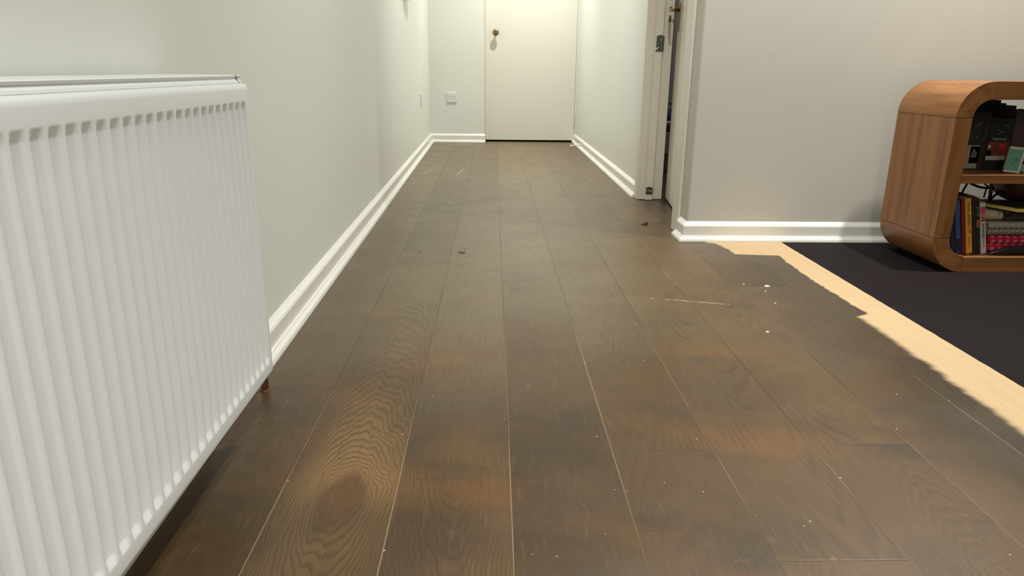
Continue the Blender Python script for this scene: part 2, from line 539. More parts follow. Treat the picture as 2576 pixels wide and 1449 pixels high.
obj('catch_spring', tube(B(), [(.802, 3.7425, .047), (.811, 3.742, .054), (.817, 3.742, .054), (.820, 3.742, .047), (.825, 3.742, .047), (.829, 3.742, .054), (.833, 3.7425, .051)], .0018, 7), M_CHROME, pl2)
kp = obj('strike_plate', box(B(), .860, .886, 3.7735, 3.7775, .858, 1.00), M_FRAME, t1, bevel=.0008)
obj('latch_slot', box(B(), .8675, .8775, 3.7728, 3.7736, .886, .916), M_SLOT, kp)
obj('latch_slot', box(B(), .8675, .8800, 3.7728, 3.7736, .933, .957), M_BRASS, kp)
for hz in (.874, .985):
    obj('screw_hole', lathe(B(), [(0, 0), (.0018, 0), (.0018, .0006), (0, .0006)], 8, Matrix.Translation((.872, 3.7735, hz)) @ Matrix.Rotation(math.pi / 2, 4, 'X')), M_SLOT, kp)

# side door leaf, nearly closed, opening into the dark room
d2 = empty('door_2', (.835, 3.036, 0), (0, 0, -math.radians(6.1)))
tag(d2, 'cream side door standing slightly ajar in right hall doorway', 'door', kind='structure')
obj('door_leaf', box(B(), 0, .040, .002, .748, .010, 1.98), M_FRAME, d2, bevel=.0015)
hd = obj('handle_plate', box(B(), -.004, .0005, .672, .708, .840, .968), M_BRASS, d2, bevel=.0015)
tag(hd, 'brass handle plate')
obj('lever', tube(B(), [(-.003, .690, .937), (-.040, .690, .937), (-.047, .682, .937), (-.048, .62, .934), (-.046, .585, .930)], [.008, .007, .0075, .007, .006], 10), M_BRASS, hd, smooth='all')

# end door with a round brass knob
d1 = empty('door_1', (0, 6.93, 0))
tag(d1, 'flat cream door with round brass knob at end of hall', 'door', kind='structure')
obj('door_leaf', box(B(), -.0698, .7608, 0, .04, .016, 2.015), M_DOOR, d1, bevel=.0015)
R_ = Matrix.Translation((.0214, 0, .971)) @ Matrix.Rotation(math.pi / 2, 4, 'X')
kb = obj('knob', lathe(B(), [(0, 0), (.020, 0), (.020, .004), (.010, .007), (.009, .028), (.018, .034), (.027, .041), (.030, .049), (.028, .057), (.018, .063), (0, .0655)], 28, R_), M_BRASS, d1, smooth='all')
tag(kb, 'round brass knob')
obj('hinge', tube(B(), [(.7585, -.003, .165), (.7585, -.003, .245)], .005, 8), M_FRAME, d1)

# ------------------------------------------------------------------ radiator
def radiator():
    XF = -.3946
    y_end, y_start = 1.2136, -.16
    root = empty('radiator', (0, 0, 0))
    tag(root, 'white ribbed panel radiator mounted low on left wall', 'radiator')
    pitch = .02695
    def valley(p):
        def sm(t):
            t = min(1, max(0, t))
            return t * t * (3 - 2 * t)
        return sm((p - .02) / .30) * (1 - sm((p - .66) / .32))
    ys = []
    n = int((1.1985 - y_start) / pitch)
    y0 = 1.1985 - n * pitch
    ys = [y_start]
    sub = 16
    for i in range(n):
        for k in range(sub):
            ys.append(y0 + (i + k / sub) * pitch)
    ys += [1.1985, 1.2040, 1.2095, 1.2122, 1.2136]
    rows = []     # (z, edge offset back, ramp)
    rows += [(.1225, .020, 0), (.1228, .0085, 0), (.1245, .0035, 0), (.128, .0008, 0), (.132, 0, 0), (.1470, 0, 0), (.1480, 0, 0)]
    for i in range(1, 9):
        t = i / 8
        rows.append((.1480 + .013 * t, 0, min(1, t * 1.12) if t < .8 else .896 + .104 * (t - .8) / .2))
    for i in range(1, 12):
        rows.append((.1612 + (.5852 - .1612) * i / 12, 0, 1))
    for i in range(0, 8):
        t = i / 8
        rows.append((.5855 + .0125 * t, 0, 1 - (max(0, t - .05) / .95)))
    rows += [(.598, 0, 0), (.599, 0, 0), (.615, 0, 0), (.6195, .0006, 0), (.6225, .0022, 0), (.6245, .0050, 0), (.6250, .0085, 0), (.6244, .0105, 0), (.6228, .0112, 0), (.610, .0120, 0)]
    bm = B()
    grid = []
    for z, off, ramp in rows:
        line = []
        for y in ys:
            inside = y0 <= y <= 1.1985
            d = valley(((y - y0) / pitch) % 1.0) * ramp * .0046 if inside else 0
            e = 0
            if y > 1.2095:
                e = {1.2122: .0012, 1.2136: .0042}.get(round(y, 4), 0)
            line.append(bm.verts.new((XF - off - d - e, y, z)))
        grid.append(line)
    for a, b in zip(grid, grid[1:]):
        for i in range(len(ys) - 1):
            bm.faces.new((a[i], a[i + 1], b[i + 1], b[i]))
    # folded end return
    r0 = [g[-1] for g in grid]
    r1 = [bm.verts.new((XF - .022, 1.2136, rows[i][0])) for i in range(len(rows))]
    for i in range(len(rows) - 1):
        bm.faces.new((r0[i], r1[i], r1[i + 1], r0[i + 1]))
    obj('front_panel', bm, M_RAD, root, smooth=True)
    obj('back_panel', box(B(), -.500, -.480, y_start, 1.2136, .124, .620), M_RAD, root, bevel=.006)
    obj('convector', box(B(), -.476, -.418, y_start + .02, 1.19, .15, .60), M_RAD, root)
    # top grille: lip, hollow, ridge
    prof = [(XF - .0125, .612), (XF - .0118, .6235), (XF - .0100, .6258), (XF - .0106, .6285), (XF - .0125, .6308), (XF - .0128, .6330), (XF - .0105, .6348), (XF - .0100, .6362), (XF - .0112, .6375), (XF - .016, .6380), (-.505, .6380), (-.507, .630), (-.507, .612)]
    def strip(name, ya, yb_top, yb_bot):
        bm = B()
        k = len(prof)
        a = [bm.verts.new((px, ya(pz), pz)) for px, pz in prof]
        b = [bm.verts.new((px, yb_bot + (yb_top - yb_bot) * min(1, max(0, (pz - .624) / .013)), pz)) for px, pz in prof]
        for i in range(k):
            bm.faces.new((a[i], a[(i + 1) % k], b[(i + 1) % k], b[i]))
        bm.faces.new(a)
        bm.faces.new(b[::-1])
        return obj(name, bm, M_RAD, root)
    strip('top_grille', lambda z: y_start, 1.188, 1.2055)
    sl = lambda z: 1.2075 + (1.1955 - 1.2075) * min(1, max(0, (z - .624) / .013)) + .002
    strip('end_clip', sl, 1.2136, 1.2136)
    obj('clip_gap', box(B(), -.49, XF - .0135, 1.186, 1.211, .614, .6365), M_RADDARK, root)
    # pipe and valve behind the near end
    obj('inlet_pipe', tube(B(), [(-.477, 1.400, .0), (-.477, 1.400, .150)], .0078, 14), M_COPPER, root, smooth=True)
    vb = obj('valve', tube(B(), [(-.477, 1.400, .140), (-.477, 1.400, .178), (-.477, 1.394, .186), (-.477, 1.379, .190), (-.470, 1.19, .190)], [.013, .013, .012, .011, .011], 14), M_CHROME, root, smooth=True)
    obj('pipe_collar', lathe(B(), [(.0078, 0), (.011, 0), (.010, .002), (.0078, .003)], 16, Matrix.Translation((-.477, 1.400, .0002))), M_COPPER, root)
    for yb in (.15, .95):
        obj('wall_bracket', box(B(), lx(yb) + .001, -.4995, yb - .02, yb + .02, .25, .56), M_RAD, root)
radiator()

# ------------------------------------------------------------------ sockets, sconce, door stop
def socket(name, M, label, full=True):
    root = empty(name)
    root.matrix_world = M
    tag(root, label, 'wall socket')
    obj('face_plate', box(B(), -.045, .045, -.009, 0, -.044, .044), M_PLASTIC, root, bevel=.003)
    if full:
        # three pin holes plus the small side hole
        for x, z, w, h in ((-.0085, .012, .004, .0095), (-.0195, -.012, .0065, .004), (.0025, -.012, .0065, .004), (-.029, .004, .005, .005)):
            obj('pin_hole', box(B(), x - w / 2, x + w / 2, -.0094, -.0088, z - h / 2, z + h / 2), M_SLOT, root)
        obj('rocker_switch', box(B(), .018, .032, -.0125, -.008, .006, .024), M_PLASTIC, root, bevel=.0015)
socket('wall_socket', Matrix.Translation((-.378, YB, .4028)), 'square white switched socket on end wall left of the cream door')
ang = math.atan(.0099)
socket('wall_socket', Matrix.Translation((lx(5.95), 5.95, .4174)) @ Matrix.Rotation(math.pi / 2 + ang, 4, 'Z'), 'white plate seen edge on, on left wall near the far corner', False)

def sconce():
    y0 = 4.92
    xw = lx(y0)
    root = empty('wall_sconce', (xw, y0, 1.0665))
    tag(root, 'olive bowl wall lamp on left wall, only its tip in view at top', 'wall lamp')
    prof = [(0, 0), (.012, .003), (.030, .014), (.065, .045), (.10, .09), (.125, .15), (.120, .15), (.09, .085), (0, .02)]
    bm = B()
    rings = []
    n = 20
    for r, z in prof:
        rings.append([bm.verts.new((.003 + (.030 + .62 * r) * math.sin(math.pi * k / n) ** .5, 1.25 * r * math.cos(math.pi * k / n), z)) for k in range(n + 1)])
    for a, b in zip(rings, rings[1:]):
        for k in range(n):
            bm.faces.new((a[k], a[k + 1], b[k + 1], b[k]))
    bmesh.ops.remove_doubles(bm, verts=bm.verts, dist=1e-5)
    obj('shade', bm, M_OLIVE, root, smooth='all')
    obj('back_plate', box(B(), .0003, .032, -.05, .05, .06, .15), M_OLIVE, root, bevel=.002)
sconce()

root = empty('door_stop', (.742, 6.32, .028))
tag(root, 'white rod door stop sticking out of right baseboard near the end door', 'door stop')
obj('rod', tube(B(), [(.016, .02, .006), (-.040, .005, .001), (-.062, 0, -.001)], .0045, 10), M_PLASTIC, root, smooth=True)
obj('buffer', tube(B(), [(-.060, 0, -.001), (-.074, -.003, -.002)], .0075, 12), M_PLASTIC, root, smooth=True)
obj('base_disc', tube(B(), [(.0175, .02, .006), (.011, .0185, .0055)], .011, 14), M_PLASTIC, root, smooth=True)

# ------------------------------------------------------------------ bookcase
X0, X1, Y0, Y1, Z1 = 1.495, 2.72, 2.352, 2.702, .632
RO, TH = .116, .057
def bookcase():
    root = empty('bookcase', (X0, Y0, 0))
    tag(root, 'low brown wooden bookcase with rounded corners and open back', 'bookcase')
    iv = Matrix.Translation((-X0, -Y0, 0))
    def put(name, bm, mat, bevel=.0015, parent=root):
        bm.transform(iv)
        return obj(name, bm, mat, parent, bevel=bevel)
    ri = RO - TH
    def corner(cx, cz, a0, ya, yb):
        n = 14
        pts = [(cx + RO * math.cos(a0 + math.pi / 2 * i / n), cz + RO * math.sin(a0 + math.pi / 2 * i / n)) for i in range(n + 1)]
        pts += [(cx + ri * math.cos(a0 + math.pi / 2 * i / n), cz + ri * math.sin(a0 + math.pi / 2 * i / n)) for i in range(n, -1, -1)]
        return prism(B(), pts, ya, yb, 'y')
    for cx, cz, a in ((X0 + RO, Z1 - RO, math.pi / 2), (X0 + RO, RO, math.pi), (X1 - RO, RO, 1.5 * math.pi), (X1 - RO, Z1 - RO, 0)):
        o = put('corner_block', corner(cx, cz, a, Y0, Y1), M_CAB_Y, .0012)
        for p in o.data.polygons: p.use_smooth = abs(p.normal.y) < .5
    g = .0008
    for xa, xb in ((X0, X0 + TH), (X1 - TH, X1)):
        put('side_panel', box(B(), xa, xb, Y0 + .034, Y1, RO + g, Z1 - RO - g), M_CAB_V)
        put('edge_band', box(B(), xa, xb, Y0, Y0 + .033, RO + g, Z1 - RO - g), M_CAB_V)
    put('top_panel', box(B(), X0 + RO + g, X1 - RO - g, Y0, Y1, Z1 - TH, Z1), M_CAB_X)
    put('bottom_panel', box(B(), X0 + RO + g, X1 - RO - g, Y0, Y1, 0, TH - .004), M_CAB_X)
    put('shelf', box(B(), X0 + TH, X1 - TH, Y0 + .002, Y1 - .002, .304, .333), M_CAB_X)
bookcase()

# ------------------------------------------------------------------ books
def cm(name, r, g, b, rough=.5, var=.12):
    return plain(name, srgb(r, g, b), rough, var=var, scale=60)
def book(name, label, w, h, d, cover, loc, rot=(0, 0, 0), decor=(), group='books in the wooden bookcase', pages=M_PAGES, name_cat='book'):
    """Standing book, spine to -y, origin at its bottom centre front."""
    root = empty(name, loc, rot)
    tag(root, label, name_cat, group)
    t = .0022
    bm = B()
    prism(bm, [(-w / 2, 0), (w / 2, 0), (w / 2, d), (w / 2 - t, d), (w / 2 - t, t), (-w / 2 + t, t), (-w / 2 + t, d), (-w / 2, d)], 0, h)
    cv = obj('cover', bm, cover, root, bevel=.0007)
    obj('pages', box(B(), -w / 2 + t, w / 2 - t, t, d - .004, .003, h - .003), pages, root)
    for nm, x0, x1, z0, z1, mat in decor:
        obj(nm, box(B(), x0, x1, -.0005, .0006, z0, z1), mat, cv)
    return root, cv

def lettering(text, size, loc, rot, mat, parent, name='lettering'):
    cu = bpy.data.curves.new(name, 'FONT')
    cu.body = text
    cu.size = size
    cu.extrude = .0002
    cu.align_x = 'LEFT'
    cu.align_y = 'CENTER'
    cu.materials.append(mat)
    t = bpy.data.objects.new('text_source', cu)
    COL.objects.link(t)
    dg = bpy.context.evaluated_depsgraph_get()
    me = bpy.data.meshes.new_from_object(t.evaluated_get(dg))
    bpy.data.objects.remove(t)
    me.materials.clear()
    me.materials.append(mat)
    o = bpy.data.objects.new(name, me)
    COL.objects.link(o)
    o.parent = parent
    o.location = loc
    o.rotation_euler = rot
    return o
UP = (math.pi / 2, math.pi / 2, 0)            # reads top to bottom on a spine facing -y

K_black = cm('book_black', 36, 34, 28)
K_green = cm('book_black_green', 44, 44, 36)
K_maroon = cm('book_maroon', 64, 26, 34)
K_plum = cm('book_plum_grey', 84, 66, 72)
K_purple = cm('book_purple', 60, 40, 62)
K_teald = cm('book_dark_teal', 36, 56, 52)
K_brown = cm('book_dark_brown', 56, 34, 24)
K_grey = cm('label_pale', 176, 160, 140)
K_greyl = cm('label_grey', 150, 146, 132)
K_violet = cm('picture_violet', 70, 62, 110, var=.5)
K_red = cm('picture_red', 196, 40, 34)
K_rbrown = cm('picture_brown', 120, 52, 32)
K_pale = cm('label_cream', 190, 186, 168)
K_navy = cm('book_navy', 34, 40, 66)
K_blue = cm('book_blue', 66, 84, 134, var=.35)
K_dred = cm('book_dark_red', 132, 34, 28, var=.3)
K_yellow = cm('book_yellow', 226, 166, 60)
K_white = cm('book_white', 204, 192, 190)
K_pink = cm('block_pink_red', 214, 60, 90)
K_coral = cm('block_coral', 200, 110, 96)
K_darkgrey = cm('ink_grey', 104, 96, 92)
K_ink = cm('ink_black', 30, 26, 20)
K_teal = cm('cover_teal', 98, 158, 136)
K_tealp = cm('cover_cream_edge', 206, 196, 168)
K_gold = cm('page_edge_gold', 250, 214, 120, .35)

ZS = .3332
YF = 2.492
# upper shelf, front row
b, cv = book('book', 'thick black green book with pale foot label, leftmost on upper shelf', .057, .196, .12, K_green, (1.6605, YF, ZS), decor=(
    ('pale_band', -.0275, .0275, .004, .084, K_grey), ('picture', -.004, .0275, .026, .080, K_violet), ('picture_label', -.003, .0275, .022, .036, K_pale)))
for i in range(5):
    obj('picture_line', tube(B(), [(.000 + .004 * i, -.0009, .042), (.007 + .0035 * i, -.0009, .074 - .004 * i)], .0007, 5), K_pale, cv)
for q in ((.002, .150), (.009, .156), (-.010, .108), (.006, .110)):
    obj('title_mark', box(B(), q[0], q[0] + .005, -.0006, .0002, q[1], q[1] + .004), K_greyl, cv)
book('book', 'dark brown book between the two picture books on upper shelf', .019, .195, .12, K_brown, (1.7005, YF, ZS))
b, cv = book('book', 'black cookbook with red food picture above a pale strip on upper shelf', .080, .176, .12, K_black, (1.7525, YF, ZS), decor=(
    ('picture', -.037, .036, .048, .096, K_rbrown), ('picture_label', -.038, .030, .034, .049, K_pale), ('picture_plate', -.037, -.022, .049, .066, K_greyl)))
bm = B()
lathe(bm, [(0, 0), (.012, 0), (.011, .0006), (0, .0009)], 16, Matrix.Translation((.015, -.0004, .080)) @ Matrix.Rotation(math.pi / 2, 4, 'X'))
obj('picture_tomato', bm, K_red, cv)
obj('picture_tomato', lathe(B(), [(0, 0), (.010, 0), (.009, .0006), (0, .0009)], 16, Matrix.Translation((-.024, -.0004, .086)) @ Matrix.Rotation(math.pi / 2, 4, 'X')), cm('picture_dull_red', 150, 60, 48), cv)
obj('picture_garlic', lathe(B(), [(0, 0), (.006, 0), (.0055, .0006), (0, .0009)], 16, Matrix.Translation((-.032, -.0006, .080)) @ Matrix.Rotation(math.pi / 2, 4, 'X')), K_pale, cv)
for i in range(8):
    obj('title_mark', box(B(), -.024 + .0062 * i, -.0200 + .0062 * i, -.0006, .0002, .102, .110 - .002 * (i % 2)), K_greyl, cv)
for q in ((-.010, .135), (-.003, .128), (.004, .130), (-.012, .122), (.020, .152), (.012, .151)):
    obj('title_mark', box(B(), q[0], q[0] + .004, -.0006, .0002, q[1], q[1] + .003), K_greyl, cv)
book('book', 'plum grey tall book at the right picture edge on upper shelf', .060, .203, .13, K_plum, (1.8260, YF, ZS))
# upper shelf, taller row behind
YR = 2.622
for w, h, x, mat, lab in ((.10, .232, 1.700, K_black, 'black book at left of the back row, upper shelf'), (.070, .232, 1.7865, K_black, 'tallest black book behind the food cookbook'),
                          (.021, .221, 1.8325, K_teald, 'dark teal book stepping down behind the cookbook'), (.038, .213, 1.8625, K_purple, 'purple maroon book behind the plum grey one'),
                          (.06, .200, 1.9125, K_plum, 'greyish book at right end of back row, upper shelf')):
    book('book', lab, w, h, .072, mat, (x, YR, ZS))
# small teal book standing askew at the front
b, cv = book('notebook', 'small teal notebook with cream border standing askew on upper shelf', .0480, .0860, .016, K_tealp, (1.7520, 2.402, ZS + .0022), (0, .085, -.30), decor=(
    ('cover_panel', -.0232, .0165, .008, .078, K_teal),), name_cat='notebook')
obj('cover_swirl', tube(B(), [(-.012, -.0008, .034), (-.006, -.0008, .030), (0, -.0008, .036), (-.004, -.0008, .044), (.004, -.0008, .050), (.008, -.0008, .042), (.003, -.0008, .037)], .0008, 5), K_ink, cv)
root = tag(empty('tin', (1.822, 2.43, ZS)), 'round pale blue tin behind the teal notebook at picture edge', 'tin')
obj('tin_body', lathe(B(), [(0, 0), (.026, 0), (.031, .004), (.033, .010), (.033, .030), (.0, .030)], 24), cm('tin_blue', 160, 190, 190, .3), root, smooth=True)
obj('lid', lathe(B(), [(0, .0302), (.034, .0302), (.034, .036), (.031, .038), (0, .038)], 24), cm('tin_lid', 60, 40, 50, .3), root, smooth=True)

# lower compartment: row of books leaning to the left
LEAN = -math.radians(12.2)
def leaning(label, xb, w, h, d, mat, decor=(), yf=2.395, lean=LEAN, lift=0.0):
    # xb: where the spine's lower left corner stands
    c, s_ = math.cos(lean), math.sin(lean)
    # rotation about y by lean: local (x, z) -> (x c + z s, -x s + z c)
    lx_, lz_ = -w / 2, 0
    ox = xb - (lx_ * c + lz_ * s_)
    oz = .0534 + abs(w / 2 * s_) + lift
    return book('book', label, w, h, d, mat, (ox, yf, oz), (0, lean, 0), decor, 'books leaning in the lower compartment')
leaning('navy book leaning against left side of the lower compartment', 1.5930, .0140, .150, .17, K_navy, lift=.009)
b, cv = leaning('blue book with paler lower half leaning left of the dark red one', 1.6125, .0168, .188, .20, K_blue, lift=.001, decor=(('foot_band', -.0115, .0115, .006, .052, K_navy),))
leaning('dark red book leaning between the blue and yellow books', 1.6345, .0125, .196, .20, K_dred)
b, cv = leaning('yellow paperback with black spine title in the lower compartment', 1.6480, .0205, .196, .19, K_yellow)
lettering('TRAVEL ENGLISH', .0115, (.0, -.0008, .186), UP, K_ink, cv)
obj('publisher_mark', lathe(B(), [(0, 0), (.0035, 0), (.003, .0005), (0, .0006)], 3, Matrix.Translation((.001, -.0003, .088)) @ Matrix.Rotation(math.pi / 2, 4, 'X')), K_red, cv)
obj('publisher_mark', box(B(), .001, .005, -.0006, .0002, .074, .084), K_red, cv)
obj('publisher_line', box(B(), -.002, .002, -.0006, .0002, .030, .062), cm('ink_ochre', 176, 120, 40), cv)
leaning('dark brown book right of the yellow paperback', 1.6695, .0135, .205, .23, K_brown)
b, cv = leaning('black book touching the white spine in the lower compartment', 1.6840, .0130, .199, .23, K_black)
for i in range(4):
    obj('title_mark', box(B(), -.003, .004, -.0006, .0002, .135 + .009 * i, .141 + .009 * i), K_darkgrey, cv)
obj('picture_patch', box(B(), -.005, .006, -.0006, .0002, .095, .122), cm('patch_tan', 150, 96, 70), cv)
b, cv = leaning('white book with pink and red blocks at head of spine', 1.6985, .0185, .182, .17, K_white, decor=(
    ('pink_block', -.0075, .0080, .146, .164, K_pink), ('coral_block', -.0075, .0080, .131, .145, K_coral), ('red_block', -.0075, .0080, .116, .126, K_red), ('ink_bar', -.0075, .008, .1275, .130, K_ink), ('green_bar', -.0075, .008, .1650, .168, K_teald)), yf=2.393)
for i in range(11):
    obj('title_mark', box(B(), -.0035 - .001 * (i % 2), .0040, -.0006, .0002, .106 - .0052 * i, .1095 - .0052 * i), K_darkgrey, cv)
for i in range(4):
    obj('title_mark', box(B(), -.001, .0025, -.0006, .0002, .046 - .006 * i, .049 - .006 * i), K_darkgrey, cv)

# ------------------------------------------------------------------ folded cloths and album
def cloth_mat(name, kind):
    m, nt, p = base(name)
    c, x, y, z = coords(nt)
    n = noise(nt, c, 60, 3)
    if kind == 'check':
        a = (x * 38).fract().gt(.5)
        b_ = (z * 38 + y * 38 + .2).fract().gt(.5)
        f = (a + b_) / 2
        col = mix(nt, srgb(190, 30, 62), srgb(222, 128, 140), f.step(.4, 1.0))
    elif kind == 'oval':
        fx = (x * 52).fract() - .5
        fz = (z - .016) * 52
        r = (fx * fx + fz * fz).sqrt()
        ring = r.step(.20, .27) * (1 - r.step(.36, .44))
        fx2 = (x * 52 + .5).fract() - .5
        fz2 = (z - .002) * 52
        r2 = (fx2 * fx2 + fz2 * fz2).sqrt()
        ring = ring.max(r2.step(.20, .27) * (1 - r2.step(.36, .44)))
        col = mix(nt, srgb(176, 166, 148), srgb(84, 70, 58), ring * .85)
    elif kind == 'spot':
        vo = nt.nodes.new('ShaderNodeTexVoronoi')
        vo.inputs['Scale'].default_value = 75
        nt.links.new(c, vo.inputs['Vector'])
        f = 1 - E(nt, vo.outputs[0]).step(.18, .30)
        col = mix(nt, srgb(196, 178, 140), srgb(96, 80, 56), f * noise(nt, c, 30, 1).step(.45, .55))
    else:
        col = mix(nt, srgb(72, 64, 62), srgb(108, 98, 96), noise(nt, c, 45, 4).step(.4, .65))
    nt.links.new(mix(nt, col, (0, 0, 0, 1), n * .12), p.inputs['Base Color'])
    p.inputs['Roughness'].default_value = .9
    p.inputs['Specular IOR Level'].default_value = .2
    bump(nt, p, noise(nt, c, 400, 2), .3, .0008)
    return m

def folded(name, label, x0, x1, y0, y1, z0, z1, mat, layers=3, wav=.0022, seed=1, rotz=0, lift=0.0, group='folded cloths in the bookcase'):
    """A folded cloth: soft rounded fold at the front, layered, a little uneven."""
    rnd = random.Random(seed)
    w, d, h = x1 - x0, y1 - y0, z1 - z0
    nx, prof = 36, []
    lt = h / layers
    for i in range(layers):
        for k in range(7):
            a = -math.pi / 2 + math.pi * k / 6
            prof.append((-.45 * lt * math.cos(a), lt * (i + .5) + lt * .48 * math.sin(a)))
    ph = [rnd.uniform(0, 6) for _ in range(4)]
    bm = B()
    rings = []
    for i in range(nx + 1):
        x = w * i / nx
        ring = []
        for py, pz in prof:
            dz = wav * (math.sin(x * 34 + ph[0]) + .6 * math.sin(x * 71 + ph[1])) * (pz / h)
            dy = wav * math.sin(x * 25 + ph[2] + pz * 90)
            ring.append(bm.verts.new((x, .5 * lt + py + dy, pz + dz + lift * (x / w))))
        ring.append(bm.verts.new((x, d, h + wav * math.sin(x * 30) + lift * (x / w))))
        ring.append(bm.verts.new((x, d, 0 + lift * (x / w))))
        rings.append(ring)
    n = len(rings[0])
    for a, b_ in zip(rings, rings[1:]):
        for k in range(n):
            bm.faces.new((a[k], a[(k + 1) % n], b_[(k + 1) % n], b_[k]))
    bm.faces.new(rings[0])
    bm.faces.new(rings[-1][::-1])
    o = obj(name, bm, mat, smooth=True, loc=(x0, y0, z0), rot=(0, 0, rotz))
    return tag(o, label, 'cloth', group)

ZB = .0534
folded('folded_cloth', 'red and pink checked folded cloth low in bookcase pile', 1.728, 2.10, 2.412, 2.66, ZB + .001, .1135, cloth_mat('cloth_red_check', 'check'), 2, .0012, 3)
folded('folded_cloth', 'cream folded cloth with dark ovals above the red check', 1.722, 2.10, 2.414, 2.66, .1150, .1610, cloth_mat('cloth_oval', 'oval'), 2, .0010, 5)
folded('folded_cloth', 'dark grey patterned folded cloth at right under the album', 1.778, 2.10, 2.436, 2.66, .1635, .2010, cloth_mat('cloth_dark', 'dark'), 2, .0010, 8)
folded('folded_cloth', 'small cream spotted cloth tucked right of the white book', 1.7065, 1.776, 2.428, 2.60, .1640, .2005, cloth_mat('cloth_spot', 'spot'), 1, .0006, 9, 0, -.0)
def bag():
    bm = B()
    nx, nk = 26, 14
    rings = []
    for i in range(nx + 1):
        t = i / nx
        hgt = .034 * (math.sin(math.pi * min(1, t * 2.2) / 2) ** .6) * (1 - .55 * max(0, t - .25)) + .002
        wid = .022 * (1 if t > .1 else (.4 + 6 * t))
        ring = []
        for k in range(nk):
            a = 2 * math.pi * k / nk
            ring.append(bm.verts.new((t * .30, wid / 2 * math.cos(a) * (1 + .08 * math.sin(9 * t)), hgt / 2 + hgt / 2 * math.sin(a) + .001 * math.sin(30 * t + a))))
        rings.append(ring)
    for a, b_ in zip(rings, rings[1:]):
        for k in range(nk):
            bm.faces.new((a[k], a[(k + 1) % nk], b_[(k + 1) % nk], b_[k]))
    bm.faces.new(rings[0])
    bm.faces.new(rings[-1][::-1])
    o = obj('soft_pouch', bm, cm('pouch_black', 30, 20, 22, .45), smooth='all', loc=(1.718, 2.384, ZB + .0015))
    tag(o, 'flattened black pouch lying before the red checked cloth', 'pouch')
bag()
root = empty('photo_album', (1.779, 2.372, .2035), (0, 0, -.02))
tag(root, 'black album with gilt page edges lying on the cloth pile', 'album')
al = [(0, 0), (.30, .0), (.30, .135), (-.055, .135)]
obj('lower_cover', prism(B(), al, 0, .0022), K_black, root)
obj('page_block', prism(B(), [(.004, .003), (.296, .003), (.296, .13), (-.046, .13)], .0024, .0150), K_gold, root)
obj('upper_cover', prism(B(), al, .0152, .0185), K_black, root)

# wire stand with a brown bowl behind the album
root = empty('wire_stand', (1.86, 2.59, .2025))
tag(root, 'thin black wire stand with hooped ring under the shelf', 'stand')
def wire(name, pts, r): return obj(name, tube(B(), [(a - 1.86, b_ - 2.59, c_ - .2025) for a, b_, c_ in pts], r, 8), M_BLACK, root, smooth='all')
wire('leg', [(1.7435, 2.59, .298), (1.7335, 2.59, .270), (1.7195, 2.59, .2335), (1.709, 2.59, .2045)], .0036)
wire('leg', [(1.823, 2.585, .300), (1.8195, 2.582, .270), (1.8215, 2.58, .240), (1.8195, 2.578, .205)], .0058)
wire('leg', [(1.856, 2.58, .247), (1.838, 2.58, .229), (1.8205, 2.58, .2085)], .0042)
wire('leg', [(1.872, 2.68, .240), (1.868, 2.68, .2045)], .0030)
wire('leg', [(1.889, 2.685, .232), (1.895, 2.685, .2045)], .0042)
wire('hoop', [(1.735 + .0985 * (i / 12), 2.59, .276 - .0215 * math.sin(math.pi / 2 * min(1, i / 9)) + (.002 if i > 10 else 0)) for i in range(13)], .0042)
wire('hoop', [(1.80, 2.60, .272), (1.818, 2.60, .259), (1.833, 2.60, .2655)], .003)
wire('hoop', [(1.822, 2.59, .250), (1.832, 2.59, .249), (1.840, 2.59, .254)], .0028)
root = empty('wooden_bowl', (1.955, 2.602, .2035))
tag(root, 'deep brown round bottomed bowl beside the black wire stand', 'bowl')
obj('bowl_body', lathe(B(), [(0, .001), (.020, .0005), (.050, .006), (.076, .018), (.095, .036), (.098, .048), (.099, .09), (.095, .09), (.09, .045), (.06, .02), (0, .008)], 36), cm('bowl_brown', 92, 52, 34, .4), root, smooth=True)

# ------------------------------------------------------------------ things in the side room, seen through the gap
def simple(name, label, cat, x0, x1, y0, y1, z0, z1, mat, lid=None):
    root = empty(name, ((x0 + x1) / 2, (y0 + y1) / 2, z0))
    tag(root, label, cat)
    hx, hy = (x1 - x0) / 2, (y1 - y0) / 2
    obj('box_body', box(B(), -hx, hx, -hy, hy, 0, z1 - z0), mat, root, bevel=.004)
    if lid:
        obj('lid', box(B(), -hx - .004, hx + .004, -hy - .004, hy + .004, z1 - z0, z1 - z0 + .012), lid, root, bevel=.003)
simple('storage_box', 'brown box on the floor seen through the door gap', 'box', 1.02, 1.42, 4.9, 5.25, 0, .105, cm('box_brown', 84, 70, 56), cm('box_lid', 60, 50, 44))
simple('storage_box', 'grey carton in the middle of stack seen through the door gap', 'box', 1.04, 1.40, 4.9, 5.22, .1185, .262, cm('box_grey', 128, 118, 110))
simple('storage_box', 'flat black case above the grey carton in the door gap', 'box', 1.05, 1.38, 4.9, 5.20, .2635, .306, cm('case_black', 30, 34, 38))
simple('storage_box', 'small orange box with white lid atop the black case', 'box', 1.08, 1.34, 4.9, 5.12, .3075, .322, cm('box_orange', 190, 110, 70), cm('box_white', 226, 220, 206))
root = tag(empty('metal_pole', (1.270, 5.32, 0)), 'blue grey upright pole behind the boxes seen through the door gap', 'pole')
obj('pole_tube', tube(B(), [(0, 0, .012), (0, 0, 1.9)], .010, 16), plain('pole_blue_grey', (.33, .345, .37, 1), .35, .2), root, smooth=True)
obj('pole_foot', lathe(B(), [(0, .0002), (.05, .0002), (.05, .006), (.02, .014), (0, .014)], 20), M_BLACK, root, smooth=True)
